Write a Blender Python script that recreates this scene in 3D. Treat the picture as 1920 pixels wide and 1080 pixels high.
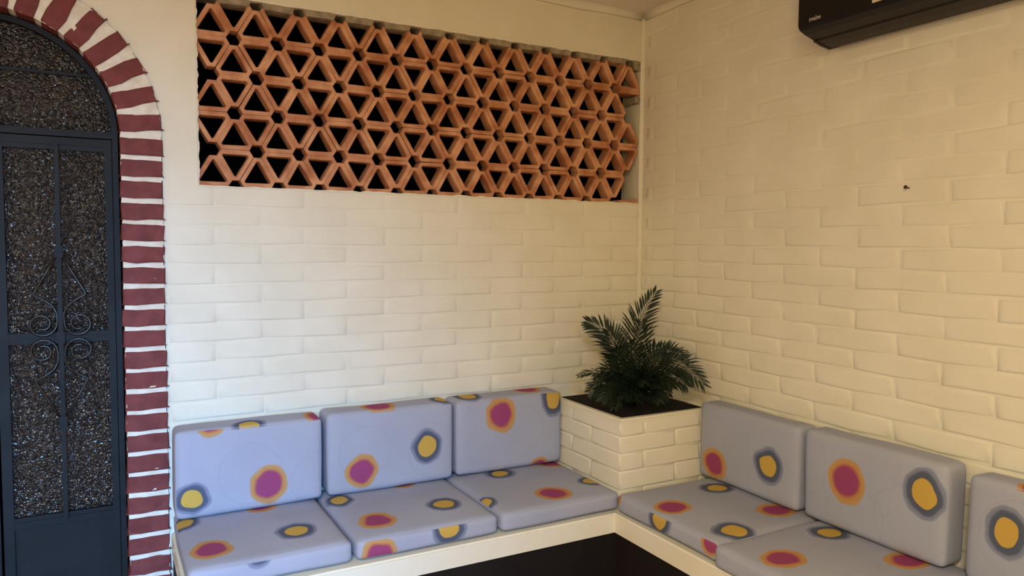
import bpy, bmesh, math, random, zlib
from mathutils import Vector, Matrix, noise

random.seed(7)
scene = bpy.context.scene
for o in list(bpy.data.objects):
    bpy.data.objects.remove(o)

# ------------------------------------------------------------------ camera
YAW, PITCH, ROLL, FPX = math.radians(28.6465), math.radians(3.4316), math.radians(-0.452), 1396.73
CAM = Vector((-2.279, -2.881, 1.40))
fw = Vector((math.sin(YAW) * math.cos(PITCH), math.cos(YAW) * math.cos(PITCH), -math.sin(PITCH)))
rt = Vector((math.cos(YAW), -math.sin(YAW), 0))
dn = fw.cross(rt)
rt2 = rt * math.cos(ROLL) + dn * math.sin(ROLL)
dn2 = dn * math.cos(ROLL) - rt * math.sin(ROLL)
cam_data = bpy.data.cameras.new('camera')
cam = bpy.data.objects.new('camera', cam_data)
scene.collection.objects.link(cam)
M3 = Matrix((rt2, -dn2, -fw)).transposed()
cam.matrix_world = Matrix.Translation(CAM) @ M3.to_4x4()
cam_data.sensor_width = 36
cam_data.lens = 36 * FPX / 1920
cam_data.clip_start = 0.02
scene.camera = cam

# ------------------------------------------------------------------ light
world = bpy.data.worlds.new('world')
scene.world = world
world.use_nodes = True
world.node_tree.nodes['Background'].inputs[0].default_value = (0.55, 0.72, 1.0, 1)
world.node_tree.nodes['Background'].inputs[1].default_value = 0.3


def area(name, loc, target, sx, sy, power, col):
    l = bpy.data.lights.new(name, 'AREA')
    l.shape = 'RECTANGLE'
    l.size, l.size_y, l.energy, l.color = sx, sy, power, col
    o = bpy.data.objects.new(name, l)
    o.location = loc
    o.rotation_euler = (Vector(target) - Vector(loc)).to_track_quat('-Z', 'Y').to_euler()
    scene.collection.objects.link(o)
    return o


# narrowed daylight from behind the camera; the unseen doorway there is invented
day = area('daylight_added_doorway', (-2.8, -4.9, 1.55), (-2.66, 0, 0.12), 1.2, 1.15, 27, (0.06, 0.44, 1.0))
day.data.spread = math.radians(50)
# warm ceiling light behind the camera
top = area('ceiling_light', (-2.8, -3.4, 2.46), (-2.8, -3.4, 0), 0.5, 0.5, 90, (1.0, 0.885, 0.66))
# added warm fill without a fixture, behind and left of the camera
lamp = bpy.data.lights.new('added_warm_fill', 'POINT')
lamp.energy, lamp.color, lamp.shadow_soft_size = 48, (1.0, 0.70, 0.18), 0.22
lo = bpy.data.objects.new('added_warm_fill', lamp)
lo.location = (-3.2, -4.0, 1.6)
scene.collection.objects.link(lo)

vs = scene.view_settings
vs.view_transform = 'Standard'
vs.look = 'None'
vs.exposure = 0.0
vs.gamma = 1.0
vs.use_curve_mapping = False

# ------------------------------------------------------------------ helpers
COL = scene.collection


def link(o, parent=None):
    COL.objects.link(o)
    if parent:
        o.parent = parent
    return o


def tag(o, label=None, cat=None, group=None, kind=None):
    if label: o['label'] = label
    if cat: o['category'] = cat
    if group: o['group'] = group
    if kind: o['kind'] = kind
    return o


def empty(name, loc=(0, 0, 0), rz=0.0):
    o = bpy.data.objects.new(name, None)
    o.empty_display_size = 0.1
    o.location = loc
    o.rotation_euler = (0, 0, rz)
    return link(o)


def mesh_from(name, verts, faces, mat=None, smooth=False):
    me = bpy.data.meshes.new(name)
    me.from_pydata([tuple(v) for v in verts], [], faces)
    me.validate()
    bm = bmesh.new(); bm.from_mesh(me)
    bmesh.ops.recalc_face_normals(bm, faces=bm.faces)
    bm.to_mesh(me); bm.free()
    if mat: me.materials.append(mat)
    if smooth:
        for p in me.polygons: p.use_smooth = True
    return me


def bm_obj(name, bm, mat, parent=None, smooth=False, recalc=True):
    if recalc:
        bmesh.ops.recalc_face_normals(bm, faces=bm.faces)
    me = bpy.data.meshes.new(name)
    bm.to_mesh(me); bm.free()
    if mat: me.materials.append(mat)
    if smooth:
        for p in me.polygons: p.use_smooth = True
    return link(bpy.data.objects.new(name, me), parent)


def inst(name, me, loc, rot=(0, 0, 0), parent=None, scale=None):
    o = bpy.data.objects.new(name, me)
    o.location = loc
    o.rotation_euler = rot
    if scale: o.scale = scale
    return link(o, parent)


def add_box(bm, x0, x1, y0, y1, z0, z1):
    v = [bm.verts.new(p) for p in ((x0, y0, z0), (x1, y0, z0), (x1, y1, z0), (x0, y1, z0),
                                   (x0, y0, z1), (x1, y0, z1), (x1, y1, z1), (x0, y1, z1))]
    for f in ((0, 1, 2, 3), (4, 5, 6, 7), (0, 1, 5, 4), (1, 2, 6, 5), (2, 3, 7, 6), (3, 0, 4, 7)):
        bm.faces.new([v[i] for i in f])
    return v


def add_prism(bm, pts, y0, y1):
    """polygon given as (x, z), extruded from y0 to y1"""
    a = [bm.verts.new((p[0], y0, p[1])) for p in pts]
    b = [bm.verts.new((p[0], y1, p[1])) for p in pts]
    n = len(pts)
    bm.faces.new(a); bm.faces.new(b[::-1])
    for i in range(n):
        bm.faces.new((a[i], a[(i + 1) % n], b[(i + 1) % n], b[i]))


def add_tube(bm, pts, r, seg=8):
    pts = [Vector(p) for p in pts]
    rings = []
    prev = None
    for i, p in enumerate(pts):
        t = (pts[min(i + 1, len(pts) - 1)] - pts[max(i - 1, 0)]).normalized()
        ref = Vector((0, 1, 0)) if abs(t.y) < 0.9 else Vector((1, 0, 0))
        u = t.cross(ref).normalized(); w = t.cross(u).normalized()
        rr = r[i] if isinstance(r, (list, tuple)) else r
        rings.append([bm.verts.new(p + (u * math.cos(k * 2 * math.pi / seg) + w * math.sin(k * 2 * math.pi / seg)) * rr) for k in range(seg)])
    for a, b in zip(rings, rings[1:]):
        for k in range(seg):
            bm.faces.new((a[k], a[(k + 1) % seg], b[(k + 1) % seg], b[k]))
    bm.faces.new(rings[0]); bm.faces.new(rings[-1][::-1])


# ------------------------------------------------------------------ materials
def new_mat(name, col, rough=0.7, metallic=0.0, spec=0.3):
    m = bpy.data.materials.new(name)
    m.use_nodes = True
    b = m.node_tree.nodes['Principled BSDF']
    b.inputs['Base Color'].default_value = (*col, 1)
    b.inputs['Roughness'].default_value = rough
    b.inputs['Metallic'].default_value = metallic
    b.inputs['Specular IOR Level'].default_value = spec
    return m


def noisy(m, c1, c2, scale, detail=4, bump=0.0, bump_scale=None, lo=0.35, hi=0.65, dist=0.01):
    nt = m.node_tree
    b = nt.nodes['Principled BSDF']
    tc = nt.nodes.new('ShaderNodeNewGeometry')
    n = nt.nodes.new('ShaderNodeTexNoise')
    n.inputs['Scale'].default_value = scale
    n.inputs['Detail'].default_value = detail
    nt.links.new(tc.outputs['Position'], n.inputs['Vector'])
    r = nt.nodes.new('ShaderNodeValToRGB')
    r.color_ramp.elements[0].position = lo; r.color_ramp.elements[0].color = (*c1, 1)
    r.color_ramp.elements[1].position = hi; r.color_ramp.elements[1].color = (*c2, 1)
    nt.links.new(n.outputs['Fac'], r.inputs['Fac'])
    nt.links.new(r.outputs['Color'], b.inputs['Base Color'])
    if bump:
        n2 = nt.nodes.new('ShaderNodeTexNoise')
        n2.inputs['Scale'].default_value = bump_scale or scale
        n2.inputs['Detail'].default_value = 5
        nt.links.new(tc.outputs['Position'], n2.inputs['Vector'])
        bp = nt.nodes.new('ShaderNodeBump')
        bp.inputs['Strength'].default_value = bump
        bp.inputs['Distance'].default_value = dist
        nt.links.new(n2.outputs['Fac'], bp.inputs['Height'])
        nt.links.new(bp.outputs['Normal'], b.inputs['Normal'])
    return m


MAT = {}
MAT['paint'] = noisy(new_mat('painted_masonry', (0.8, 0.76, 0.66), 0.55), (0.78, 0.745, 0.625), (0.83, 0.795, 0.685), 5, bump=0.22, bump_scale=38, dist=0.006)
MAT['ceiling'] = noisy(new_mat('ceiling_paint', (0.7, 0.62, 0.52), 0.8), (0.76, 0.70, 0.58), (0.81, 0.75, 0.63), 3, bump=0.15, bump_scale=30)
MAT['slab'] = noisy(new_mat('bench_enamel', (0.84, 0.80, 0.66), 0.38), (0.83, 0.79, 0.66), (0.86, 0.83, 0.71), 4, bump=0.1, bump_scale=18)
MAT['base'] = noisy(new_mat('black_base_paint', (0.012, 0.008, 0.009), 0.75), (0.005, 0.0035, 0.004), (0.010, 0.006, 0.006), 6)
MAT['floor'] = noisy(new_mat('terracotta_floor', (0.06, 0.015, 0.012), 0.5), (0.34, 0.19, 0.12), (0.44, 0.26, 0.17), 6)
MAT['redbrick'] = noisy(new_mat('maroon_brick_paint', (0.2, 0.05, 0.05), 0.62), (0.145, 0.030, 0.029), (0.20, 0.045, 0.043), 22, bump=0.35, bump_scale=45, dist=0.006)
MAT['mortar'] = noisy(new_mat('white_mortar', (0.8, 0.74, 0.64), 0.8), (0.72, 0.66, 0.57), (0.84, 0.80, 0.72), 26, bump=0.5, bump_scale=60, dist=0.006)
MAT['clay'] = noisy(new_mat('terracotta', (0.55, 0.2, 0.09), 0.8), (0.43, 0.165, 0.078), (0.69, 0.36, 0.205), 13, detail=6, bump=0.25, bump_scale=80, dist=0.003)
MAT['claymortar'] = noisy(new_mat('grey_mortar', (0.3, 0.25, 0.2), 0.9), (0.26, 0.215, 0.16), (0.42, 0.35, 0.26), 30, bump=0.6, bump_scale=70)
MAT['dark'] = new_mat('painted_room_darkness', (0.012, 0.011, 0.011), 0.9, spec=0.0)  # near-black colour stands in for the missing light in the back room
MAT['iron'] = noisy(new_mat('black_door_enamel', (0.010, 0.012, 0.017), 0.6, spec=0.25), (0.006, 0.007, 0.009), (0.010, 0.012, 0.015), 8)
MAT['soil'] = noisy(new_mat('soil', (0.02, 0.015, 0.01), 0.95), (0.004, 0.004, 0.003), (0.012, 0.010, 0.007), 40, bump=1, bump_scale=60)
MAT['acblack'] = new_mat('glossy_black_plastic', (0.008, 0.006, 0.006), 0.42, spec=0.25)
MAT['acgrey'] = new_mat('dark_grey_plastic', (0.020, 0.015, 0.012), 0.5, spec=0.35)
MAT['logo'] = new_mat('logo_silver', (0.55, 0.52, 0.5), 0.5)
MAT['sticker'] = new_mat('cream_sticker', (0.72, 0.6, 0.47), 0.6)
MAT['nail'] = new_mat('rusty_nail', (0.05, 0.03, 0.02), 0.7)
MAT['leaf'] = noisy(new_mat('palm_leaf', (0.012, 0.035, 0.016), 0.42, spec=0.4), (0.004, 0.011, 0.006), (0.012, 0.027, 0.013), 14)
MAT['stem'] = new_mat('palm_stem', (0.03, 0.045, 0.015), 0.6)


def make_glass():
    m = new_mat('pebbled_glass', (0.014, 0.014, 0.016), 0.17, spec=0.9)
    nt = m.node_tree; b = nt.nodes['Principled BSDF']
    g = nt.nodes.new('ShaderNodeNewGeometry')
    v = nt.nodes.new('ShaderNodeTexVoronoi'); v.feature = 'F1'
    v.inputs['Scale'].default_value = 125
    n = nt.nodes.new('ShaderNodeTexNoise'); n.inputs['Scale'].default_value = 60
    mp = nt.nodes.new('ShaderNodeVectorMath'); mp.operation = 'MULTIPLY_ADD'; mp.inputs[1].default_value = (.012, .012, .012)
    nt.links.new(g.outputs['Position'], n.inputs['Vector'])
    nt.links.new(n.outputs['Color'], mp.inputs[0]); nt.links.new(g.outputs['Position'], mp.inputs[2])
    nt.links.new(mp.outputs[0], v.inputs['Vector'])
    a = nt.nodes.new('ShaderNodeMath'); a.operation = 'MULTIPLY'; a.inputs[1].default_value = -1.0
    nt.links.new(v.outputs['Distance'], a.inputs[0])
    bp = nt.nodes.new('ShaderNodeBump'); bp.inputs['Strength'].default_value = 1.0; bp.inputs['Distance'].default_value = 0.006
    nt.links.new(a.outputs[0], bp.inputs['Height'])
    nt.links.new(bp.outputs['Normal'], b.inputs['Normal'])
    return m


MAT['glass'] = make_glass()
MAT['scroll'] = new_mat('black_scroll_enamel', (0.008, 0.009, 0.011), 0.33, spec=0.6)

# ------------------------------------------------------------------ room shell
XL, YR, ZC = -4.6, -5.0, 2.49       # far side wall, wall behind the camera, ceiling
AX, AZ, RI, RO = -2.600, 1.76, 0.372, 0.504   # arch centre, inner and outer radius
LX0, LX1, LZ0, LZ1 = -1.985, -0.012, 1.592, 2.278   # opening of the clay screen

bm = bmesh.new(); add_box(bm, XL - .15, 0.15, YR - .15, 0.15, -0.1, 0)
tag(bm_obj('floor', bm, MAT['floor']), 'terracotta floor', kind='structure')
bm = bmesh.new(); add_box(bm, XL - .15, 0.15, YR - .15, 0.15, ZC, ZC + .1)
tag(bm_obj('ceiling', bm, MAT['ceiling']), 'plain tan painted ceiling', kind='structure')

WT = 0.14
bm = bmesh.new()
rw = RO - 0.001
add_box(bm, XL - .15, AX - rw, 0, WT, 0, ZC)
n = 24
for i in range(n):
    a0, a1 = math.pi * (1 - i / n), math.pi * (1 - (i + 1) / n)
    p0 = (AX + rw * math.cos(a0), AZ + rw * math.sin(a0)); p1 = (AX + rw * math.cos(a1), AZ + rw * math.sin(a1))
    add_prism(bm, [p0, p1, (p1[0], ZC), (p0[0], ZC)], 0, WT)
add_box(bm, AX + rw, LX0, 0, WT, 0, ZC)
add_box(bm, LX0, LX1, 0, WT, 0, LZ0)
add_box(bm, LX0, LX1, 0, WT, LZ1, ZC)
add_box(bm, LX1, 0.15, 0, WT, 0, ZC)
wall_left = tag(bm_obj('wall_left', bm, MAT['paint']), 'white painted brick wall with the clay block screen and the arch', kind='structure')

bm = bmesh.new(); add_box(bm, 0, 0.15, YR - .15, 0, 0, ZC)
wall_right = tag(bm_obj('wall_right', bm, MAT['paint']), 'cream painted brick wall behind the shorter row of cushions', kind='structure')
bm = bmesh.new(); add_box(bm, XL - .15, XL, YR, 0, 0, ZC)
tag(bm_obj('wall_side', bm, MAT['paint']), 'plain painted wall beyond the door', kind='structure')
bm = bmesh.new()
add_box(bm, XL, -3.65, YR - .15, YR, 0, ZC); add_box(bm, -2.25, 0, YR - .15, YR, 0, ZC); add_box(bm, -3.65, -2.25, YR - .15, YR, 2.15, ZC)  # unseen opening, made up to let the daylight in
tag(bm_obj('wall_rear', bm, MAT['paint']), 'painted wall behind the camera with an added doorway for daylight', kind='structure')

# room behind the door and the clay screen, its darkness put into the colour
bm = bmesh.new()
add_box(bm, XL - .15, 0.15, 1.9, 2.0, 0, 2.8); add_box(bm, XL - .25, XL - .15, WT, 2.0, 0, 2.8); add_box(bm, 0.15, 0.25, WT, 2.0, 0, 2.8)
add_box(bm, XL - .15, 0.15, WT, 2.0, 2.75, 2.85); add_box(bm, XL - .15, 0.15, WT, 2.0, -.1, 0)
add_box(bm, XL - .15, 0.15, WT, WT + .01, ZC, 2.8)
tag(bm_obj('wall_back_room', bm, MAT['dark']), 'room behind the clay screen, coloured near-black for its darkness', kind='structure')


# painted bricks: soft pillow shapes, several worn variants sharing meshes
def brick_mesh(name, L, H, D, seed, mat, segs=2, jit=0.0025, bev=0.006, endx=3.4):
    rnd = random.Random(seed)
    bm = bmesh.new()
    rings = []
    for (ins, dep) in ((-0.001, 0.0), (bev * 0.3, D * 0.72), (bev, D), (bev * 1.9, D)):
        ring = []
        ix = ins * endx if ins > 0 else ins
        x0, x1, z0, z1 = -L / 2 + ix, L / 2 - ix, -H / 2 + ins, H / 2 - ins
        path = [(x0 + (x1 - x0) * i / segs, z0) for i in range(segs)] + [(x1, z0)] + [(x1 - (x1 - x0) * i / segs, z1) for i in range(segs)] + [(x0, z1)]
        for k, (x, z) in enumerate(path):
            ring.append(bm.verts.new((x, -dep * (1 - 0.42 * z / (H / 2)), z)))
        rings.append(ring)
    m_ = len(rings[0])
    off = [(rnd.uniform(-jit, jit) * 1.6, rnd.uniform(-jit, jit), rnd.uniform(-jit, jit) * 1.3) for _ in range(m_)]
    for ri, ring in enumerate(rings):
        for v, o in zip(ring, off):
            v.co.x += o[0]; v.co.z += o[2]
            if ri: v.co.y += o[1] * 0.8
    for a, b in zip(rings, rings[1:]):
        for k in range(m_):
            bm.faces.new((a[k], a[(k + 1) % m_], b[(k + 1) % m_], b[k]))
    r = rings[-1]
    for i in range(segs):
        bm.faces.new((r[i], r[i + 1], r[2 * segs - i], r[2 * segs + 1 - i] if i else r[2 * segs + 1]))
    bmesh.ops.recalc_face_normals(bm, faces=bm.faces)
    me = bpy.data.meshes.new(name); bm.to_mesh(me); bm.free()
    me.materials.append(mat)
    for p in me.polygons: p.use_smooth = True
    return me


def lay_bricks(parent, u0, u1, z_lo, z_hi, line0, pitch, joints_a, joints_b, step, place, depth, tagname, a_parity, limit, faint=None):
    """one row after another; joints_a and joints_b are the two alternating joint phases"""
    cache = {}
    spots = []
    k0 = math.floor((z_lo - line0) / pitch)
    k = k0
    while line0 + k * pitch < z_hi - 0.02:
        zc = line0 + (k + 0.5) * pitch
        if zc - pitch / 2 >= z_lo - 0.005:
            ph = joints_a if (k + a_parity) % 2 == 0 else joints_b
            a = ph
            while a > u0: a -= step
            while a < u1 - 0.001:
                s, e = max(a, u0), min(a + step, u1)
                if e - s > 0.035: spots.append((s, e, zc))
                a += step
        k += 1
    rest = []
    rnd = random.Random(tagname)
    for i, (s, e, zc) in enumerate(spots):
        L = round((e - s - 0.006) / 0.004) * 0.004
        if abs(e - s - step) < 0.002: L = step - 0.006
        v = rnd.randrange(6) if abs(L - (step - 0.006)) < 1e-6 else 0
        dz = depth if zc < 1.2 else depth * max(0.5, 1 - (zc - 1.2) * 0.7)
        dz = round(dz, 4)
        key = (round(L, 4), v, dz)
        if key not in cache:
            cache[key] = brick_mesh('painted_brick', L, pitch - 0.0075, dz, zlib.crc32(repr((tagname, key[0], v)).encode()) & 0xffff, MAT['paint'])
        if i < limit:
            place('brick', cache[key], (s + e) / 2 + rnd.uniform(-.003, .003), zc + rnd.uniform(-.001, .001), rnd.uniform(-.004, .004), parent)
        else:
            rest.append((cache[key], (s + e) / 2, zc))
    return rest


def place_l(name, me, u, z, r, parent):
    inst(name, me, (u, 0.0005, z), (0, r, random.uniform(-.0012, .0012)), parent)


def place_r(name, me, u, z, r, parent):     # u runs along -y
    inst(name, me, (0.0005, -u, z), (r * 0.0, 0, -math.pi / 2 + random.uniform(-.0012, .0012)), parent)


lay_bricks(wall_left, -2.094, -0.006, 0.36, 1.596, 1.525, 0.0703, -1.93, -1.765, 0.3205, place_l, 0.0044, 'left', 0, 300)
rest = lay_bricks(wall_right, 0.012, 3.0, 0.40, 2.44, 0.8255, 0.0710, 0.404, 0.56, 0.3155, place_r, 0.0046, 'right', 1, 300)

# ------------------------------------------------------------------ trims in the corner and under the ceiling
def cove(name, p0, p1, a, b, r, label):
    """small concave strip: a and b point away from the two surfaces it joins"""
    a, b = Vector(a), Vector(b); p0, p1 = Vector(p0), Vector(p1)
    bm = bmesh.new()
    N, S = 40, 5
    rows = []
    for i in range(N + 1):
        p = p0.lerp(p1, i / N)
        rr = r * (1 + 0.22 * noise.noise(p * 9))
        c = p + (a + b) * rr
        row = [bm.verts.new(p)]
        for k in range(S + 1):
            t = math.pi / 2 * k / S
            row.append(bm.verts.new(c - a * rr * math.sin(t) - b * rr * math.cos(t)))
        rows.append(row)
    for r0, r1 in zip(rows, rows[1:]):
        for k in range(S + 2):
            k2 = (k + 1) % (S + 2)
            bm.faces.new((r0[k], r0[k2], r1[k2], r1[k]))
    bm.faces.new(rows[0]); bm.faces.new(rows[-1][::-1])
    o = bm_obj(name, bm, MAT['paint'], smooth=True)
    return tag(o, label, kind='structure')


cove('trim_1', (-4.55, 0, ZC), (-0.001, 0, ZC), (0, -1, 0), (0, 0, -1), 0.028, 'rounded plaster strip between screen wall and ceiling')
cove('trim_2', (0, -4.95, ZC), (0, -0.001, ZC), (-1, 0, 0), (0, 0, -1), 0.028, 'rounded plaster strip between cream wall and ceiling')
cove('trim_3', (0, 0, 0.7), (0, 0, ZC - .002), (-1, 0, 0), (0, -1, 0), 0.016, 'rounded plaster strip up the room corner')

# ------------------------------------------------------------------ brick arch round the door
arch = empty('brick_arch', (AX, 0, 0))
tag(arch, 'maroon painted brick arch with white mortar joints around the black door', 'arch')


def arch_brick(seed):
    rnd = random.Random(seed)
    bm = bmesh.new()
    add_box(bm, -0.066, 0.066, -0.012, 0.125, -0.0282, 0.0282)
    bmesh.ops.subdivide_edges(bm, edges=[e for e in bm.edges if abs(e.verts[0].co.x - e.verts[1].co.x) > .1], cuts=2)
    bmesh.ops.bevel(bm, geom=[e for e in bm.edges if len(e.link_faces) == 2 and e.calc_face_angle() > 1 and min(v.co.y for v in e.verts) < -.01], offset=0.004, segments=1, affect='EDGES')
    for v in bm.verts:
        v.co.x += rnd.uniform(-.0022, .0022); v.co.z += rnd.uniform(-.0022, .0022); v.co.y += rnd.uniform(-.0015, .0015)
    bmesh.ops.recalc_face_normals(bm, faces=bm.faces)
    me = bpy.data.meshes.new('arch_brick'); bm.to_mesh(me); bm.free()
    me.materials.append(MAT['redbrick'])
    return me


ab = [arch_brick(40 + i) for i in range(7)]
RM = (RI + RO) / 2
rnd = random.Random(3)
PIT = 0.0733
for side in (1, -1):
    z = AZ - PIT / 2 - 0.003
    while z > 0.02:
        inst('brick', rnd.choice(ab), (side * RM + rnd.uniform(-.002, .002), 0, max(z, 0.031)), (0, rnd.uniform(-.018, .018) + (0.012 if side > 0 else -.012), 0), arch)
        z -= PIT
NA = 16
for i in range(NA):
    t = math.pi * (i + 0.5) / NA
    inst('brick', rnd.choice(ab), (RM * math.cos(t), 0, AZ + RM * math.sin(t)), (0, -t + rnd.uniform(-.015, .015), 0), arch)
# the mortar the bricks are bedded in
bm = bmesh.new()
y0m, y1m = -0.0095, 0.118
e = 0.003
for side in (1, -1):
    xs = sorted((side * (RI + e), side * (RO - e)))
    N = 150
    for i in range(N):
        add_box(bm, xs[0] + rnd.uniform(-.0015, .0015), xs[1] + rnd.uniform(-.0025, .002), y0m + rnd.uniform(-.0015, .0015), y1m, AZ * i / N, AZ * (i + 1) / N)
N = 120
for i in range(N):
    t0, t1 = math.pi * i / N, math.pi * (i + 1) / N
    ra, rb = RI + e + rnd.uniform(-.002, .001), RO - e + rnd.uniform(-.002, .002)
    add_prism(bm, [(ra * math.cos(t0), AZ + ra * math.sin(t0)), (rb * math.cos(t0), AZ + rb * math.sin(t0)),
                   (rb * math.cos(t1), AZ + rb * math.sin(t1)), (ra * math.cos(t1), AZ + ra * math.sin(t1))], y0m + rnd.uniform(-.0015, .0015), y1m)
mo = bm_obj('mortar', bm, MAT['mortar'], arch)

# ------------------------------------------------------------------ black iron door with pebbled glass
YD = 0.085
door = empty('door_1', (AX, YD, 0))
tag(door, 'black iron arched double door with pebbled glass and scrollwork', kind='structure')
R1 = RI - 0.004
bm = bmesh.new()
for side in (1, -1):
    xs = sorted((side * (R1 - 0.018), side * R1))
    add_box(bm, xs[0], xs[1], -0.03, 0.03, 0, AZ)
N = 40
for i in range(N):
    t0, t1 = math.pi * i / N, math.pi * (i + 1) / N
    ra, rb = R1 - 0.018, R1
    add_prism(bm, [(ra * math.cos(t0), AZ + ra * math.sin(t0)), (rb * math.cos(t0), AZ + rb * math.sin(t0)),
                   (rb * math.cos(t1), AZ + rb * math.sin(t1)), (ra * math.cos(t1), AZ + ra * math.sin(t1))], -0.03, 0.03)
bm_obj('door_frame', bm, MAT['iron'], door)
# fanlight
ZT = 1.748
bm = bmesh.new()
add_box(bm, -R1 + .012, R1 - .012, -0.02, 0.02, ZT, ZT + 0.022)
add_box(bm, -0.012, 0.012, -0.018, 0.018, ZT + .02, AZ + R1 - .01)
zz = 1.952
hw = math.sqrt((R1 - .012) ** 2 - (zz - AZ) ** 2)
add_box(bm, -hw, hw, -0.014, 0.006, zz, zz + 0.010)
fan = bm_obj('fanlight', bm, MAT['iron'], door)
for side in (1, -1):
    for (za, zb) in ((ZT + .02, zz + .003), (zz + .007, AZ + R1 - .008)):
        pts = []
        K = 14
        xin = side * 0.010
        pts.append((xin, za))
        for k in range(K + 1):
            z = za + (zb - za) * k / K
            w = math.sqrt(max((R1 - .01) ** 2 - (max(z, AZ) - AZ) ** 2, 0.0002))
            pts.append((side * w, z))
        if pts[-1][0] * side > abs(xin) + .003: pts.append((xin, zb))
        bm = bmesh.new(); add_prism(bm, pts, -0.002, 0.004)
        bm_obj('pane', bm, MAT['glass'], fan)
XB = 0.184
for side in (1, -1):
    def X(a, b): return sorted((side * a, side * b))
    bm = bmesh.new()
    xa, xb = 0.004, R1 - 0.02
    for (p, q) in ((xa, xa + .030), (xb - .022, xb)):
        x0, x1 = X(p, q); add_box(bm, x0, x1, -0.022, 0.018, 0.012, ZT - .004)
    x0, x1 = X(xa + .03, xb - .022)
    for (z0, z1) in ((1.702, ZT - .004), (1.05, 1.086), (0.425, 0.462), (0.012, 0.05)):
        add_box(bm, x0, x1, -0.020, 0.016, z0, z1)
        add_box(bm, x0, x1, -0.024, -0.019, (z0 + z1) / 2 - .004, (z0 + z1) / 2 + .004)
    leaf = bm_obj('door_leaf', bm, MAT['iron'], door)
    for (z0, z1) in ((1.084, 1.704), (0.460, 1.052)):
        bm = bmesh.new(); add_box(bm, x0 - .002, x1 + .002, -0.004, 0.004, z0, z1)
        bm_obj('pane', bm, MAT['glass'], leaf)
    bm = bmesh.new(); add_box(bm, x0 - .002, x1 + .002, -0.008, 0.008, 0.048, 0.427)
    bm_obj('kick_panel', bm, MAT['iron'], leaf)
    cx = side * XB
    bm = bmesh.new(); add_box(bm, cx - .007, cx + .007, -0.036, -0.021, 0.440, 1.725)
    for zc_ in (1.36, 0.78, 1.07): add_box(bm, cx - .012, cx + .012, -0.040, -0.019, zc_ - .02, zc_ + .02)
    bm_obj('bar', bm, MAT['iron'], leaf)
    for sx in (1, -1):
        for sz in (1, -1):
            def P(x, z): return (cx + sx * x, -0.031, 1.07 + sz * z)
            pts = [P(0.004, 0.285), P(0.04, 0.215), P(0.076, 0.150), P(0.074, 0.143), P(0.05, 0.130), P(0.022, 0.108), P(0.010, 0.082), P(0.010, 0.058)]
            ccx, ccz = 0.054, 0.046
            for k in range(25):
                a = math.pi * 0.95 + k / 24 * math.pi * 2.75
                r = 0.044 * (1 - 0.62 * k / 24)
                pts.append(P(ccx + r * math.cos(a), ccz + r * math.sin(a)))
            bm = bmesh.new(); add_tube(bm, pts, 0.0042, 6)
            bm_obj('scroll', bm, MAT['scroll'], leaf, smooth=True)

# ------------------------------------------------------------------ clay block screen
SIDE, RH = 0.1545, 0.1336
screen = empty('clay_block_screen', (0, 0, LZ0))
tag(screen, 'terracotta screen of hollow triangular clay blocks set high in the white wall', 'lattice screen')
YF, TD = 0.010, 0.058


def tri_block(up, seed):
    rnd = random.Random(seed)
    g = 0.0003
    R_o = SIDE / math.sqrt(3) - 2 * g          # circumradius of the outer triangle
    wall = 0.0158
    R_i = R_o - 2 * wall
    cut = 0.0272                               # clipped corner, measured along the side
    base = 90 if up else -90

    def corner(R, k): return Vector((R * math.cos(math.radians(base + 120 * k)), 0, R * math.sin(math.radians(base + 120 * k))))
    outer, inner = [], []
    for k in range(3):
        c, p, q = corner(R_o, k), corner(R_o, k - 1), corner(R_o, k + 1)
        outer += [c + (p - c).normalized() * cut, c + (q - c).normalized() * cut]
        c, p, q = corner(R_i, k), corner(R_i, k - 1), corner(R_i, k + 1)
        inner += [c + (p - c).normalized() * 0.007, c + (q - c).normalized() * 0.007]
    bm = bmesh.new()
    ctr = Vector((0, 0, 0))

    def ring(pts, y, f=0.0):
        return [bm.verts.new((p.x - f * p.normalized().x, y, p.z - f * p.normalized().z)) for p in pts]
    j = [Vector((rnd.uniform(-.0011, .0011), 0, rnd.uniform(-.0011, .0011))) for _ in range(12)]
    outer = [p + j[i] for i, p in enumerate(outer)]
    inner = [p + j[6 + i] for i, p in enumerate(inner)]
    o0, o1, i1, i0 = ring(outer, TD), ring(outer, 0.0012), ring(inner, 0.0025), ring(inner, TD)
    of, if_ = ring(outer, 0, 0.0013), ring(inner, 0, -0.0026)
    for a, b in ((o0, o1), (o1, of), (of, if_), (if_, i1), (i1, i0), (i0, o0)):
        for k in range(6):
            bm.faces.new((a[k], a[(k + 1) % 6], b[(k + 1) % 6], b[k]))
    bmesh.ops.recalc_face_normals(bm, faces=bm.faces)
    me = bpy.data.meshes.new('triangle_block'); bm.to_mesh(me); bm.free()
    me.materials.append(MAT['clay'])
    return me


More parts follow.
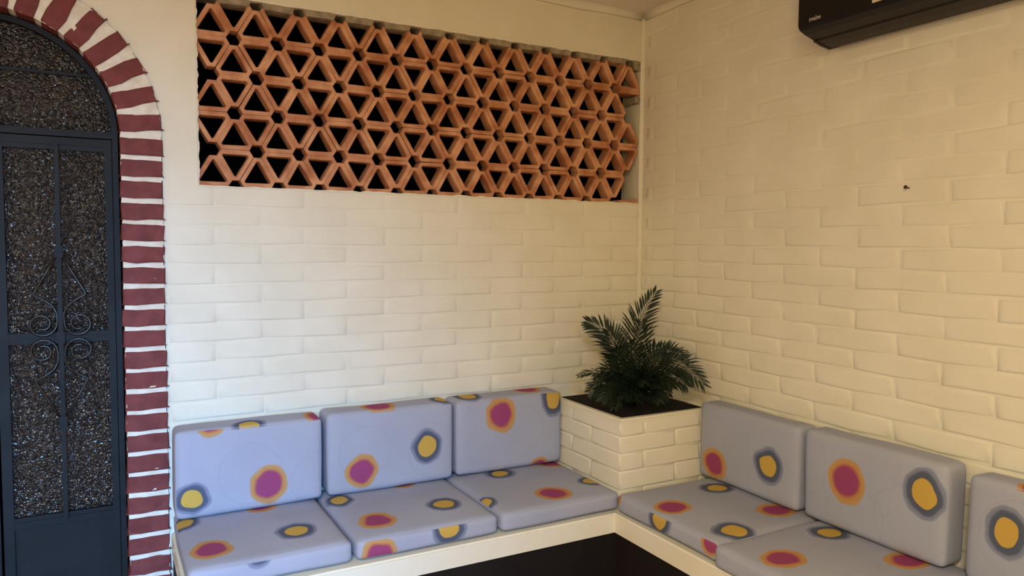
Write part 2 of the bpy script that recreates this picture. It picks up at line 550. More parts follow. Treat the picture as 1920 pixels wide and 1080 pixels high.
ups = [tri_block(True, 100 + i) for i in range(4)]
dns = [tri_block(False, 200 + i) for i in range(4)]
X_EVEN = -2.007
Z0 = 1.598
rnd = random.Random(11)
top_caps = []
for r in range(5):
    zb = Z0 + r * RH - LZ0
    even = r % 2 == 0
    for k in range(14):
        for up in (True, False):
            # even rows: up blocks stand on the even points, down blocks hang from the shifted points
            xc = X_EVEN + SIDE * (k + 0.5) if up == even else X_EVEN + SIDE * (k + 1)
            if xc - SIDE / 2 < -2.04 or xc + SIDE / 2 > 0.03: continue
            if xc > -0.1 and ((r == 0 and up) or (r == 3 and not up)): continue      # blocks missing at the corner
            zc = zb + (RH / 3 if up else 2 * RH / 3)
            me = rnd.choice(ups if up else dns)
            o = inst('triangle_block', me, (xc + rnd.uniform(-.0015, .0015), YF + rnd.uniform(-.002, .002), zc + rnd.uniform(-.0012, .0012)), (0, rnd.uniform(-.012, .012), 0), screen)
            if r == 4 and not up: top_caps.append(xc)
# grey mortar smeared over the tops of the highest blocks and broken stubs at the corner
for xc in top_caps:
    w = 0.050 + rnd.uniform(-.004, .006)
    zt = LZ1 - LZ0
    pts = [(xc - w, zt - 0.030), (xc + w, zt - 0.030 + rnd.uniform(-.003, .003)), (xc + w + .012, zt - .0006), (xc - w - .012, zt - .0006)]
    bm = bmesh.new(); add_prism(bm, pts, -0.001 + rnd.uniform(0, .003), YF + 0.06)
    bm_obj('mortar_cap', bm, MAT['claymortar'], screen)
for (x0, x1, zc, t, mt) in ((-0.128, -0.014, Z0 + 4 * RH - .006, .030, 'clay'), (-0.040, -0.012, Z0 + 4 * RH - .045, .030, 'claymortar'), (-0.128, -0.016, Z0 + .006, .016, 'clay'), (-0.05, -0.012, Z0 + 4.9 * RH, .05, 'claymortar')):
    bm = bmesh.new(); add_box(bm, x0, x1, 0.004, 0.09, zc - t / 2 - LZ0, zc + t / 2 - LZ0)
    bmesh.ops.subdivide_edges(bm, edges=bm.edges[:], cuts=2)
    for v in bm.verts: v.co += Vector((rnd.uniform(-.003, .003), 0, rnd.uniform(-.003, .003)))
    bm_obj('broken_block', bm, MAT[mt], screen)
# ragged plaster edge round the opening
def ragged(pts_a, pts_b):
    bm = bmesh.new()
    N = 70
    a0, a1 = Vector(pts_a), Vector(pts_b)
    d = (a1 - a0).normalized(); nrm = Vector((-d.z, 0, d.x))
    prev = None
    for i in range(N + 1):
        p = a0.lerp(a1, i / N)
        h = 0.004 + 0.007 * abs(noise.noise(p * 26)) + rnd.uniform(0, .003)
        q = p + nrm * h
        cur = [bm.verts.new(v) for v in ((p.x, -0.0035, p.z), (q.x, -0.001, q.z), (q.x, 0.02, q.z), (p.x, 0.02, p.z))]
        if prev:
            for k in range(4): bm.faces.new((prev[k], prev[(k + 1) % 4], cur[(k + 1) % 4], cur[k]))
        prev = cur
    return bm_obj('plaster_edge', bm, MAT['paint'], wall_left)


ragged((LX0, 0, LZ0), (LX1, 0, LZ0))
ragged((LX1, 0, LZ1), (LX0, 0, LZ1))
ragged((LX0, 0, LZ1), (LX0, 0, LZ0))

# ------------------------------------------------------------------ built-in bench
ZSL, TSL = 0.357, 0.074          # top and thickness of the slab
FY, FX = -0.592, -0.566          # front edges
BX0, BY1 = -2.092, -3.2          # where the bench begins at the arch and ends along the cream wall
bench = empty('corner_bench', (-0.6, -0.6, 0))
tag(bench, 'built-in corner bench with a cream slab on a black base', 'bench')
OFF = Vector((0.6, 0.6, 0))


def l_shape(bm, fy, fx, x0, z0, z1, bev):
    pts = [(x0, -0.001), (-0.001, -0.001), (-0.001, BY1), (fx, BY1), (fx, fy), (x0, fy)]
    a = [bm.verts.new((p[0] + .6, p[1] + .6, z0)) for p in pts]
    b = [bm.verts.new((p[0] + .6, p[1] + .6, z1)) for p in pts]
    bm.faces.new(a[::-1]); bm.faces.new(b)
    for i in range(6): bm.faces.new((a[i], a[(i + 1) % 6], b[(i + 1) % 6], b[i]))
    bmesh.ops.recalc_face_normals(bm, faces=bm.faces)
    if bev:
        es = [e for e in bm.edges if all(v.co.z > z1 - .001 for v in e.verts)]
        bmesh.ops.bevel(bm, geom=es, offset=bev, segments=3, affect='EDGES')


bm = bmesh.new(); l_shape(bm, FY, FX, BX0, ZSL - TSL, ZSL, 0.006)
bm_obj('seat_slab', bm, MAT['slab'], bench)
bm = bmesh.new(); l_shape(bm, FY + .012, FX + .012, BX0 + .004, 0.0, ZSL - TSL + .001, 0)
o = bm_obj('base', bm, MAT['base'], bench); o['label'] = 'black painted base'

# ------------------------------------------------------------------ cushions
def fabric(name, dots, rings):
    """printed cotton: dots = (face axis 'T' or 'F', kind, local centre u, v, radius u, v)"""
    m = new_mat(name, (0.48, 0.48, 0.6), 0.85, spec=0.15)
    nt = m.node_tree; N = nt.nodes; Lk = nt.links.new
    b = N['Principled BSDF']
    tc = N.new('ShaderNodeTexCoord')
    ns = N.new('ShaderNodeTexNoise'); ns.inputs['Scale'].default_value = 14; ns.inputs['Detail'].default_value = 1
    Lk(tc.outputs['Object'], ns.inputs['Vector'])
    wob = N.new('ShaderNodeVectorMath'); wob.operation = 'MULTIPLY_ADD'
    wob.inputs[1].default_value = (0.028, 0.028, 0.028)
    Lk(ns.outputs['Color'], wob.inputs[0]); Lk(tc.outputs['Object'], wob.inputs[2])
    sep = N.new('ShaderNodeSeparateXYZ'); Lk(tc.outputs['Normal'], sep.inputs[0])

    def mask(sock, lo_, hi_):
        r = N.new('ShaderNodeMapRange'); r.inputs['From Min'].default_value = lo_; r.inputs['From Max'].default_value = hi_
        Lk(sock, r.inputs['Value']); return r.outputs['Result']
    masks = {'T': mask(sep.outputs['Z'], 0.62, 0.68), 'F': mask(sep.outputs['Y'], -0.62, -0.68)}
    n2 = N.new('ShaderNodeTexNoise'); n2.inputs['Scale'].default_value = 3.2; n2.inputs['Detail'].default_value = 3
    Lk(tc.outputs['Object'], n2.inputs['Vector'])
    base = N.new('ShaderNodeValToRGB')
    base.color_ramp.elements[0].position = 0.3; base.color_ramp.elements[0].color = (*FAB0, 1)
    base.color_ramp.elements[1].position = 0.7; base.color_ramp.elements[1].color = (*FAB1, 1)
    Lk(n2.outputs['Fac'], base.inputs['Fac'])
    cur = base.outputs['Color']
    allm = [(d, False) for d in rings] + [(d, True) for d in dots]
    for (fc, ty, u, v, ru, rv), solid in allm:
        S = (1 / ru, 0, 1 / rv) if fc == 'F' else (1 / ru, 1 / rv, 0)
        off = 0.014
        c = (-(u + off) / ru, 0, -(v + off) / rv) if fc == 'F' else (-(u + off) / ru, -(v + off) / rv, 0)
        ma = N.new('ShaderNodeVectorMath'); ma.operation = 'MULTIPLY_ADD'
        ma.inputs[1].default_value = S; ma.inputs[2].default_value = c
        Lk(wob.outputs[0], ma.inputs[0])
        le = N.new('ShaderNodeVectorMath'); le.operation = 'LENGTH'; Lk(ma.outputs[0], le.inputs[0])
        rp = N.new('ShaderNodeValToRGB'); cr = rp.color_ramp
        sc = N.new('ShaderNodeMath'); sc.operation = 'MULTIPLY'; sc.inputs[1].default_value = 0.8
        Lk(le.outputs['Value'], sc.inputs[0]); Lk(sc.outputs[0], rp.inputs['Fac'])
        if ty == 'Y':
            st = [(0, (*YEL, 1)), (0.43, (*YEL, 1)), (0.455, (*BLU0, 1)), (0.62, (*BLU0, 0.95)), (0.68, (*BLU1, 0.9)), (0.76, (*BLU1, 0.7)), (0.82, (*BLU1, 0))]
        elif ty == 'M':
            st = [(0, (*MAG, 1)), (0.47, (*MAG, 1)), (0.54, (*ORA0, 0.95)), (0.63, (*ORA1, 0.95)), (0.75, (*ORA1, 0.85)), (0.81, (*ORA1, 0))]
        else:
            st = [(0, (0.3, 0.3, 0.4, 0)), (0.755, (0.3, 0.3, 0.4, 0)), (0.785, (0.3, 0.3, 0.4, 0.30)), (0.81, (0.3, 0.3, 0.4, 0))]
        cr.elements[0].position, cr.elements[0].color = st[0]
        cr.elements[1].position, cr.elements[1].color = st[-1]
        for p, cc in st[1:-1]:
            el = cr.elements.new(p); el.color = cc
        mu = N.new('ShaderNodeMath'); mu.operation = 'MULTIPLY'
        Lk(rp.outputs['Alpha'], mu.inputs[0]); Lk(masks[fc], mu.inputs[1])
        mx = N.new('ShaderNodeMix'); mx.data_type = 'RGBA'
        Lk(mu.outputs[0], mx.inputs[0]); Lk(cur, mx.inputs[6]); Lk(rp.outputs['Color'], mx.inputs[7])
        cur = mx.outputs[2]
    Lk(cur, b.inputs['Base Color'])
    n3 = N.new('ShaderNodeTexNoise'); n3.inputs['Scale'].default_value = 9; n3.inputs['Detail'].default_value = 3
    Lk(tc.outputs['Object'], n3.inputs['Vector'])
    n4 = N.new('ShaderNodeTexNoise'); n4.inputs['Scale'].default_value = 420
    Lk(tc.outputs['Object'], n4.inputs['Vector'])
    bp = N.new('ShaderNodeBump'); bp.inputs['Strength'].default_value = 0.25; bp.inputs['Distance'].default_value = 0.012
    Lk(n3.outputs['Fac'], bp.inputs['Height'])
    bp2 = N.new('ShaderNodeBump'); bp2.inputs['Strength'].default_value = 0.15; bp2.inputs['Distance'].default_value = 0.001
    Lk(n4.outputs['Fac'], bp2.inputs['Height']); Lk(bp.outputs['Normal'], bp2.inputs['Normal'])
    Lk(bp2.outputs['Normal'], b.inputs['Normal'])
    return m


FAB0, FAB1 = (0.36, 0.385, 0.50), (0.415, 0.44, 0.56)
YEL, BLU0, BLU1 = (0.58, 0.38, 0.085), (0.085, 0.105, 0.165), (0.18, 0.21, 0.33)
MAG, ORA0, ORA1 = (0.32, 0.062, 0.17), (0.46, 0.14, 0.08), (0.52, 0.28, 0.085)


def cushion_mesh(name, w, d, h, seed, r=0.024, bulge=(0.004, 0.008, 0.008)):
    bm = bmesh.new()
    bmesh.ops.create_cube(bm, size=2)
    bmesh.ops.subdivide_edges(bm, edges=bm.edges[:], cuts=15, use_grid_fill=True)
    half = Vector((w / 2, d / 2, h / 2))
    for v in bm.verts:
        c = Vector([math.sin(x * math.pi / 2) for x in v.co])
        p = Vector((c.x * half.x, c.y * half.y, c.z * half.z))
        q = Vector([max(-(half[i] - r), min(half[i] - r, p[i])) for i in range(3)])
        dd = p - q
        if dd.length > 1e-9:
            # keep flat faces flat, round the edges
            dd = dd.normalized() * r
        p = q + dd
        fx, fy, fz = 1 - c.x ** 2, 1 - c.y ** 2, 1 - c.z ** 2
        p.x += bulge[0] * c.x * math.sqrt(max(fy * fz, 0))
        p.y += bulge[1] * c.y * math.sqrt(max(fx * fz, 0))
        p.z += bulge[2] * c.z * math.sqrt(max(fx * fy, 0))
        nz = noise.noise(p * 5 + Vector((seed * 3.1, 0, 0)))
        p += dd.normalized() * 0.004 * nz if dd.length > 1e-9 else Vector((0, 0, 0))
        v.co = p + Vector((0, 0, h / 2))
    bmesh.ops.recalc_face_normals(bm, faces=bm.faces)
    zmin = min(v.co.z for v in bm.verts)
    for v in bm.verts: v.co.z -= zmin
    me = bpy.data.meshes.new(name); bm.to_mesh(me); bm.free()
    for p in me.polygons: p.use_smooth = True
    return me


# dots measured on each cushion: face, kind, place along the wall, height or distance from the wall, radii
DOTS = {
    'LB1': [('F', 'Y', -2.035, 0.510, 0.063, 0.061), ('F', 'M', -1.779, 0.524, 0.071, 0.074), ('F', 'M', -1.969, 0.769, 0.055, 0.055), ('T', 'Y', -1.842, .135, .060, .070), ('T', 'M', -1.590, .10, .055, .08)],
    'LS1': [('T', 'Y', -2.065, .157, .056, .071), ('T', 'M', -2.005, .428, .069, .078), ('T', 'Y', -1.736, .399, .068, .073), ('T', 'M', -1.80, .102, .058, .071), ('F', 'Y', -1.884, .461, .050, .055)],
    'LB2': [('F', 'M', -1.436, 0.523, 0.067, 0.069), ('F', 'Y', -1.170, 0.589, 0.068, 0.071), ('T', 'M', -1.346, .079, .069, .08), ('T', 'Y', -1.068, .072, .062, .075)],
    'LS2': [('T', 'Y', -1.530, .179, .053, .072), ('T', 'M', -1.468, .435, .070, .077), ('T', 'Y', -1.200, .396, .070, .072), ('T', 'M', -1.256, .098, .050, .058), ('F', 'Y', -1.258, .420, .067, .062), ('F', 'M', -1.509, .378, .064, .053)],
    'LB3': [('F', 'M', -0.833, 0.679, 0.074, 0.076), ('F', 'Y', -0.573, 0.719, 0.065, 0.075), ('T', 'Y', -.952, .07, .061, .072), ('T', 'M', -.662, .05, .069, .071), ('F', 'M', -0.639, 0.425, 0.049, 0.054)],
    'LS3': [('T', 'Y', -.846, .167, .071, .070), ('T', 'M', -.776, .475, .074, .077), ('T', 'Y', -.556, .413, .060, .063), ('T', 'M', -.575, .13, .067, .061), ('T', 'Y', -1.050, .433, .050, .053)],
    'RB1': [('F', 'M', .656, .509, .068, .072), ('F', 'Y', .934, .577, .070, .074)],
    'RS1': [('T', 'Y', .722, .166, .065, .077), ('T', 'M', .806, .468, .068, .076), ('T', 'Y', 1.075, .430, .071, .080), ('T', 'M', 1.001, .146, .066, .080), ('F', 'Y', .843, .417, .068, .065), ('F', 'M', 1.095, .425, .050, .045), ('F', 'M', .585, .425, .041, .036)],
    'RB2': [('F', 'M', 1.279, .615, .071, .080), ('F', 'Y', 1.545, .655, .070, .077)],
    'RS2': [('T', 'Y', 1.248, .167, .062, .082), ('T', 'M', 1.319, .470, .064, .082), ('T', 'M', 1.511, .144, .058, .082)],
    'RB3': [('F', 'Y', 1.777, .616, .063, .075), ('T', 'M', 1.835, .09, .05, .05), ('F', 'M', 2.03, .53, .07, .07)],
    'RS3': [('T', 'Y', 1.78, .40, .066, .076), ('T', 'M', 2.0, .40, .066, .076)],
}
RINGS = {
    'LB1': [('F', 'O', -1.84, .57, .11, .11), ('F', 'O', -1.60, .52, .10, .10)], 'LB2': [('F', 'O', -1.42, .60, .105, .10), ('F', 'O', -1.14, .57, .11, .11)],
    'LB3': [('F', 'O', -.74, .60, .11, .11), ('F', 'O', -1.03, .66, .08, .09)], 'RB1': [('F', 'O', .66, .60, .10, .10), ('F', 'O', .96, .50, .12, .12)],
    'RB2': [('F', 'O', 1.31, .50, .11, .11), ('F', 'O', 1.11, .64, .09, .11), ('F', 'O', 1.50, .55, .12, .12)], 'RB3': [('F', 'O', 1.80, .60, .10, .11)],
    'LS1': [('T', 'O', -1.68, .48, .11, .10)], 'LS2': [('T', 'O', -1.36, .28, .10, .10)], 'LS3': [('T', 'O', -.68, .30, .11, .10)], 'RS1': [('T', 'O', .92, .33, .10, .10)], 'RS2': [('T', 'O', 1.42, .33, .11, .10)],
}
ZS = 0.437
G_SEAT, G_BACK = 'printed seat cushions on the corner bench', 'printed back cushions along the walls'
CUSH = [  # key, name, s0, s1, d0, d1, z0, z1, spin, label
    ('LS1', 'seat_cushion', -2.088, -1.594, .006, .575, ZSL, ZS, 0, 'printed seat cushion nearest the brick arch'),
    ('LS2', 'seat_cushion', -1.586, -1.064, .006, .584, ZSL, ZS, 0, 'printed seat cushion in the middle of the longer row, dots on its front'),
    ('LS3', 'seat_cushion', -1.056, -.530, .006, .585, ZSL, ZS, 0, 'printed seat cushion left of the brick planter with a plain front'),
    ('RS1', 'seat_cushion', .584, 1.128, .006, .559, ZSL, ZS, 0, 'printed seat cushion right of the planter with a half yellow dot on its front'),
    ('RS2', 'seat_cushion', 1.136, 1.672, .015, .584, ZSL, ZS + .006, 0, 'printed seat cushion at the bottom right pushed out over the slab edge'),
    ('RS3', 'seat_cushion', 1.684, 2.20, .006, .565, ZSL, ZS, 0, 'printed seat cushion cut off by the right edge of the photo'),
    ('LB1', 'back_cushion', -2.088, -1.580, .008, .150, ZS, .751, 0, 'bluest back cushion, beside the brick arch'),
    ('LB2', 'back_cushion', -1.566, -1.048, .008, .150, ZS, .757, 0, 'printed back cushion in the middle of the longer row, yellow dot at right'),
    ('LB3', 'back_cushion', -1.038, -.528, .008, .150, ZS, .755, 0, 'printed back cushion left of the planter with a pink dot near its top'),
    ('RB1', 'back_cushion', .562, 1.072, .008, .122, ZS, .752, 0, 'printed back cushion standing right of the brick planter'),
    ('RB2', 'back_cushion', 1.100, 1.612, .012, .132, ZS + .004, .760, 0, 'printed back cushion on the cream wall with its grey end showing'),
    ('RB3', 'back_cushion', 1.662, 2.18, .008, .122, ZS, .752, 0, 'printed back cushion cut off by the right edge of the photo'),
]
for idx, (key, nm, s0, s1, d0, d1, z0, z1, spin, label) in enumerate(CUSH):
    sc_, dc = (s0 + s1) / 2, (d0 + d1) / 2

    def loc_dots(lst):
        return [(fc, ty, s - sc_, (t - z0) if fc == 'F' else -(t - dc), a, b_) for (fc, ty, s, t, a, b_) in lst]
    w, d, h = s1 - s0, d1 - d0, z1 - z0
    seat = key[1] == 'S'
    me = cushion_mesh(nm, w - .006, d - .012, h - (.013 if seat else .009), idx, r=0.018 if seat else 0.018, bulge=(0.003, 0.004, 0.005) if seat else (0.003, 0.006, 0.003))
    me.materials.append(fabric('printed_fabric', loc_dots(DOTS.get(key, [])), loc_dots(RINGS.get(key, []))))
    if key[0] == 'L':
        o = inst(nm, me, (sc_, -dc, z0 + (.0005 if seat else .0015)))
    else:
        o = inst(nm, me, (-dc, -sc_, z0 + (.0005 if seat else .0015)), (0, 0, -math.pi / 2))
    tag(o, label, 'cushion', G_SEAT if seat else G_BACK)

# ------------------------------------------------------------------ brick planter in the corner
PX, PY, PZ = -0.521, -0.557, 0.712
planter = empty('brick_planter', (-0.26, -0.28, ZSL))
tag(planter, 'square white painted brick planter built into the corner', 'planter')


def pbox(bm, x0, x1, y0, y1, z0, z1): return add_box(bm, x0 + .26, x1 + .26, y0 + .28, y1 + .28, z0 - ZSL, z1 - ZSL)


TH = 0.036
bm = bmesh.new()
pbox(bm, PX + .005, PX + TH, PY + .005, -.007, ZSL, PZ - .012); pbox(bm, PX + TH, -.007, PY + .005, PY + TH, ZSL, PZ - .012)
pbox(bm, PX + TH, -.007, -.03, -.007, ZSL, PZ - .012); pbox(bm, -.03, -.007, PY + TH, -.03, ZSL, PZ - .012)
bm_obj('body', bm, MAT['paint'], planter)
# smooth plastered rim: square ring with softened edges
bm = bmesh.new()
outer = [(PX, PY), (-.007, PY), (-.007, -.007), (PX, -.007)]
inner = [(PX + TH, PY + TH), (-.03, PY + TH), (-.03, -.03), (PX + TH, -.03)]
lo_o = [bm.verts.new((x + .26, y + .28, PZ - .020 - ZSL)) for x, y in outer]; hi_o = [bm.verts.new((x + .26, y + .28, PZ - ZSL)) for x, y in outer]
lo_i = [bm.verts.new((x + .26, y + .28, PZ - .020 - ZSL)) for x, y in inner]; hi_i = [bm.verts.new((x + .26, y + .28, PZ - ZSL)) for x, y in inner]
for k in range(4):
    k2 = (k + 1) % 4
    for a, b in ((lo_o, hi_o), (hi_o, hi_i), (hi_i, lo_i), (lo_i, lo_o)):
        bm.faces.new((a[k], a[k2], b[k2], b[k]))
bmesh.ops.recalc_face_normals(bm, faces=bm.faces)
bmesh.ops.bevel(bm, geom=[e for e in bm.edges if all(abs(v.co.z - (PZ - ZSL)) < 1e-5 for v in e.verts) and len(e.link_faces) == 2 and e.calc_face_angle() > 1], offset=.008, segments=3, affect='EDGES')
bm_obj('rim', bm, MAT['paint'], planter, smooth=False)
pcache = {}
rnd = random.Random(21)
lines = [0.357, 0.428, 0.504, 0.574, 0.643, 0.704]
for k in range(5):
    z0, z1 = lines[k], lines[k + 1]
    zc, hh = (z0 + z1) / 2 - ZSL, z1 - z0
    even = k % 2 == 0
    cuts_f = [PX - .001, -.400, -.105, -.008] if even else [PX - .001, -.237, -.008]
    cuts_l = [-PY + .001, .355, .060, .008] if not even else [-PY + .001, .215, .008]
    for a, b in zip(cuts_f, cuts_f[1:]):
        key = round(b - a, 3), round(hh, 3), 0
        pcache.setdefault(key, brick_mesh('planter_brick', b - a - .005, hh - .005, .0062, 500 + len(pcache), MAT['paint'], jit=.0012, bev=.005, endx=1.5))
        inst('brick', pcache[key], ((a + b) / 2 + .26, PY + .0055 + .28, zc), (0, rnd.uniform(-.005, .005), 0), planter)
    for b, a in zip(cuts_l, cuts_l[1:]):
        key = round(b - a, 3), round(hh, 3), 1
        pcache.setdefault(key, brick_mesh('planter_brick', b - a - .005, hh - .005, .0062, 500 + len(pcache), MAT['paint'], jit=.0012, bev=.005, endx=1.5))
        inst('brick', pcache[key], (PX + .0055 + .26, -(a + b) / 2 + .28, zc), (0, 0, -math.pi / 2), planter)
# soil
bm = bmesh.new()
G = 14
vv = []
x0, x1, y0, y1 = PX + TH - .012, -.02, PY + TH - .012, -.02
for i in range(G + 1):
    row = []
    for j in range(G + 1):
        x, y = x0 + (x1 - x0) * i / G, y0 + (y1 - y0) * j / G
        edge = min(i, j, G - i, G - j) / (G / 2)
        z = PZ - .016 + .030 * min(1, edge * 1.6) + .012 * noise.noise(Vector((x * 30, y * 30, 1)))
        row.append(bm.verts.new((x + .26, y + .28, z - ZSL)))
    vv.append(row)
for i in range(G):
    for j in range(G):
        bm.faces.new((vv[i][j], vv[i + 1][j], vv[i + 1][j + 1], vv[i][j + 1]))
bm_obj('soil', bm, MAT['soil'], planter, smooth=True)

# ------------------------------------------------------------------ palm
PB = Vector((-0.295, -0.335, PZ + .010))
palm = empty('potted_palm', PB)
tag(palm, 'small dark green palm growing in the corner planter', 'plant')
RV = Vector((math.cos(YAW), -math.sin(YAW), 0)); FV = Vector((math.sin(YAW), math.cos(YAW), 0)); UV = Vector((0, 0, 1))


def frond(base, ctrl, tip, leaf_len, n_leaf, face, seed, start=0.28, spread=0.62, width=0.0043, droop=0.12):
    rnd = random.Random(seed)
    base, ctrl, tip = Vector(base), Vector(ctrl), Vector(tip)

    def B(t): return base * (1 - t) ** 2 + ctrl * 2 * t * (1 - t) + tip * t * t

    def T(t): return ((ctrl - base) * 2 * (1 - t) + (tip - ctrl) * 2 * t).normalized()
    bm = bmesh.new()
    K = 12
    add_tube(bm, [B(k / K) for k in range(K + 1)], [0.0042 * (1 - 0.8 * k / K) for k in range(K + 1)], 5)
    for i in range(n_leaf):
        t = start + (1 - start) * (i / (n_leaf - 1)) * 0.985
        p, tn = B(t), T(t)
        side = tn.cross(face).normalized()
        nrm = side.cross(tn).normalized()
        s_ = (t - start) / (1 - start)
        L = leaf_len * (0.62 + 0.75 * math.sin(math.pi * min(1, s_ * 0.80 + 0.12))) * (1 - 0.45 * s_ ** 3) * 0.78
        for sg in (1, -1):
            sp = spread * (1.12 - 0.55 * s_) + rnd.uniform(-.06, .06)
            dvec = (tn * math.cos(sp * 1.35) + side * sg * math.sin(sp * 1.35) + nrm * rnd.uniform(-.12, .16)).normalized()
            l = L * rnd.uniform(.88, 1.08)
            wd = width * rnd.uniform(.85, 1.15)
            wv = dvec.cross(nrm).normalized()
            m1 = p + dvec * l * 0.38 + Vector((0, 0, -droop * l * .10))
            m2 = p + dvec * l * 0.74 + Vector((0, 0, -droop * l * .5))
            e_ = p + dvec * l + Vector((0, 0, -droop * l * 1.1))
            v = [bm.verts.new(q) for q in (p, m1 + wv * wd, m1 - nrm * wd * .35, m1 - wv * wd, m2 + wv * wd * .7, m2 - nrm * wd * .2, m2 - wv * wd * .7, e_)]
            for f in ((0, 1, 2), (0, 2, 3), (1, 4, 5, 2), (2, 5, 6, 3), (4, 7, 5), (5, 7, 6)):
                bm.faces.new([v[k] for k in f])
    for v in bm.verts:            # keep the leaves off the walls and the rim
        w_ = v.co + PB
        w_.x = min(w_.x, -.012); w_.y = min(w_.y, -.012)
        if w_.z < PZ + .004: w_.z = PZ + .004 + (PZ + .004 - w_.z) * .05
        v.co = w_ - PB
    return bm_obj('frond', bm, MAT['leaf'], palm, recalc=False)


def pt(r, u, f=0.0): return RV * r + UV * u + FV * f


fr = [  # base (r,u,f), control, tip, leaf length, leaflets, face
    ((0.0, 0, .0), (-.04, .27, .02), (.105, .470, .06), .115, 26, (-.25, .1, -1), 1),
    ((-.02, 0, 0), (-.02, .29, -.02), (-.195, .345, .0), .105, 26, (-.1, .25, -1), 2),
    ((.02, 0, 0), (.11, .30, -.06), (.268, .105, -.16), .105, 26, (.15, .45, -1), 3),
    ((.02, 0, .0), (.10, .30, -.03), (.225, .185, -.06), .085, 22, (.2, .8, -.7), 4),
    ((-.03, 0, -.03), (-.10, .17, -.05), (-.235, .125, -.08), .060, 13, (-.2, .9, -.5), 5),
    ((0, 0, -.02), (.0, .20, -.06), (-.03, .26, -.10), .10, 15, (0, .3, -1), 6),
    ((.02, 0, -.02), (.03, .22, -.06), (.09, .25, -.12), .10, 15, (.1, .4, -1), 7),
    ((-.02, 0, -.03), (-.06, .16, -.10), (-.11, .16, -.15), .09, 15, (-.2, .5, -1), 8),
    ((.03, 0, -.03), (.08, .17, -.12), (.13, .11, -.19), .09, 15, (.2, .6, -1), 9),
    ((0, 0, -.03), (.01, .16, -.12), (.02, .12, -.19), .09, 15, (0, .7, -1), 10),
    ((-.03, 0, -.02), (-.10, .13, -.08), (-.15, .06, -.12), .085, 14, (-.2, .8, -1), 11),
    ((.03, 0, 0), (.09, .22, .0), (.17, .22, -.02), .10, 15, (.1, .4, -1), 12),
    ((.0, 0, .03), (-.05, .22, .05), (-.10, .30, .04), .10, 15, (-.1, .3, -1), 13),
    ((.02, 0, .03), (.05, .22, .06), (.05, .33, .08), .10, 15, (.1, .3, -1), 14),
    ((0, 0, -.05), (-.03, .10, -.14), (-.06, .06, -.20), .08, 13, (0, .9, -.6), 15),
    ((.02, 0, -.05), (.06, .11, -.15), (.08, .05, -.21), .08, 13, (0, .9, -.6), 16),
    ((-.01, 0, 0), (-.05, .20, -.04), (-.09, .22, -.08), .10, 15, (-.3, .2, -1), 17),
    ((.03, 0, -.02), (.12, .18, -.08), (.20, .10, -.14), .095, 15, (.2, .6, -1), 18),
] + [((random.uniform(-.05, .05), 0, random.uniform(-.05, .05)), (a_ * .5, random.uniform(.12, .2), random.uniform(-.12, .04)), (a_, random.uniform(.01, .15), random.uniform(-.21, .03)), .085, 16, (a_, .6, -1), 40 + i_) for i_, a_ in enumerate([-.19, -.15, -.12, -.02, .08, -.17, -.13, -.10, -.06, -.03, 0, .03, .06, .10, .13, .16, -.08, .05, .11])]
for (b_, c_, t_, ll, nl, fc, sd) in fr:
    frond(pt(*b_), pt(*c_), pt(*t_), ll, nl, pt(fc[0], fc[1], fc[2]).normalized(), sd)
bm = bmesh.new()
for k in range(5):
    a = k * 1.3
    add_tube(bm, [Vector((.03 * math.cos(a), .03 * math.sin(a), -.02)), Vector((.022 * math.cos(a), .022 * math.sin(a), .05)), Vector((.03 * math.cos(a + .4), .03 * math.sin(a + .4), .12))], [.009, .008, .004], 6)
bm_obj('stems', bm, MAT['stem'], palm, smooth=True)

# ------------------------------------------------------------------ air conditioner
AY0, AY1 = -1.082, -1.945
ac = empty('air_conditioner', (0, (AY0 + AY1) / 2, 2.085))
tag(ac, 'black wall mounted split air conditioner high on the cream wall', 'air conditioner')
YC, ZA = (AY0 + AY1) / 2, 2.085


def ac_extrude(name, prof, ya, yb, mat, closed=True, bev=0.0):
    """profile in (x, z) world, run from ya to yb"""
    bm = bmesh.new()
    a = [bm.verts.new((x, ya - YC, z - ZA)) for x, z in prof]
    b = [bm.verts.new((x, yb - YC, z - ZA)) for x, z in prof]
    n_ = len(prof)
    for i in range(n_): bm.faces.new((a[i], a[(i + 1) % n_], b[(i + 1) % n_], b[i]))
    fa, fb = bm.faces.new(a), bm.faces.new(b)
    bmesh.ops.recalc_face_normals(bm, faces=bm.faces)
    if bev:
        bmesh.ops.bevel(bm, geom=list(set(fa.edges) | set(fb.edges)), offset=bev, segments=3, affect='EDGES')
    return bm_obj(name, bm, mat, ac)


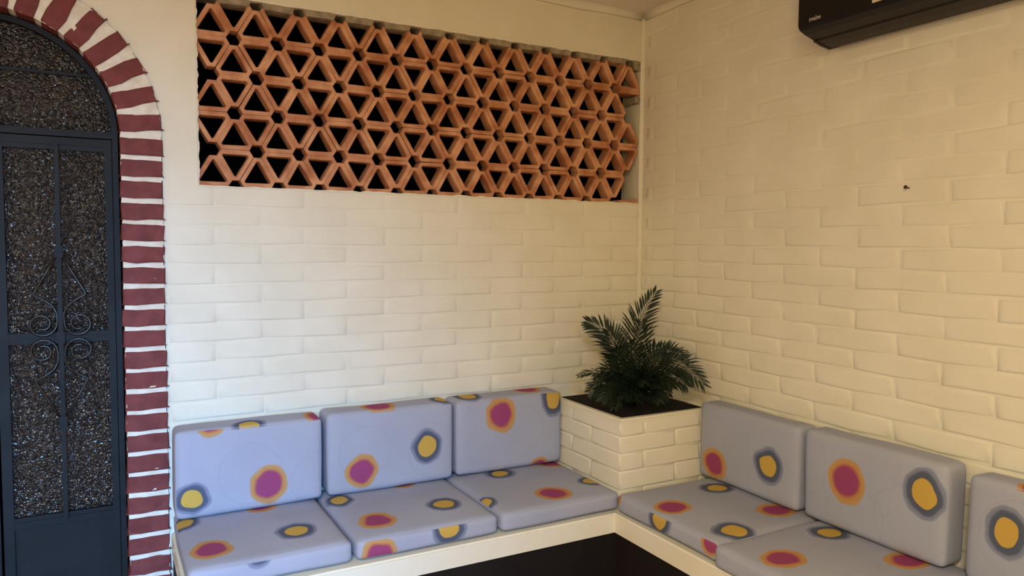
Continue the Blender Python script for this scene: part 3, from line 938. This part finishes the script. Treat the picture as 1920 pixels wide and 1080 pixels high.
ac_extrude('body', [(-.003, 2.100), (-.045, 2.098), (-.110, 2.112), (-.165, 2.130), (-.185, 2.145), (-.185, 2.37), (-.165, 2.385), (-.003, 2.385)], AY0 - .006, AY1 + .006, MAT['acgrey'])
cover = ac_extrude('front_panel', [(-.124, 2.1055), (-.165, 2.1165), (-.190, 2.1265), (-.198, 2.135), (-.200, 2.146), (-.200, 2.350), (-.194, 2.376), (-.176, 2.392), (-.020, 2.392), (-.020, 2.386), (-.166, 2.386), (-.186, 2.370), (-.186, 2.148), (-.165, 2.134), (-.124, 2.1215)], AY0, AY1, MAT['acblack'], bev=.002)
ac_extrude('louver', [(-.044, 2.086), (-.085, 2.092), (-.116, 2.1010), (-.117, 2.1080), (-.085, 2.099), (-.044, 2.0955)], AY0 - .014, AY1 + .014, MAT['acgrey'])
ac_extrude('end_cap', [(-.003, 2.097), (-.042, 2.084), (-.085, 2.090), (-.122, 2.1005), (-.122, 2.116), (-.165, 2.1305), (-.186, 2.146), (-.186, 2.369), (-.166, 2.385), (-.003, 2.385)], AY0 - .001, AY0 - .011, MAT['acgrey'])
ac_extrude('end_cap', [(-.003, 2.097), (-.042, 2.084), (-.085, 2.090), (-.122, 2.1005), (-.122, 2.116), (-.165, 2.1305), (-.186, 2.146), (-.186, 2.369), (-.166, 2.385), (-.003, 2.385)], AY1 + .001, AY1 + .011, MAT['acgrey'])
bm = bmesh.new(); add_box(bm, -.2008, -.1995, -1.438 - YC, -1.362 - YC, 2.143 - ZA, 2.29 - ZA)
o = bm_obj('sticker', bm, MAT['sticker'], ac); o['label'] = 'cream paper sticker'
fc_ = bpy.data.curves.new('logo', 'FONT')
fc_.body = 'mabe'
fc_.size = 0.0215
fc_.extrude = 0.0004
fo = bpy.data.objects.new('logo_text', fc_)
COL.objects.link(fo)
dg = bpy.context.evaluated_depsgraph_get()
lm = bpy.data.meshes.new_from_object(fo.evaluated_get(dg))
bpy.data.objects.remove(fo)
lm.materials.clear(); lm.materials.append(MAT['logo'])
lg = bpy.data.objects.new('logo', lm)
link(lg, ac)
lg.matrix_local = Matrix(((0, 0, -1, -.2004), (-1, 0, 0, -1.128 - YC), (0, 1, 0, 2.146 - ZA), (0, 0, 0, 1)))
lg['label'] = 'small silver lettering'

# ------------------------------------------------------------------ nail in the cream wall
bm = bmesh.new()
add_tube(bm, [(0.0, 0, 0), (-.020, 0, .003)], 0.0022, 8)
add_tube(bm, [(-.019, 0, .003), (-.0215, 0, .0033)], 0.006, 8)
o = bm_obj('nail', bm, MAT['nail'])
o.location = (-.002, -1.375, 1.587)
tag(o, 'small rusty nail sticking out of the cream wall', 'nail')
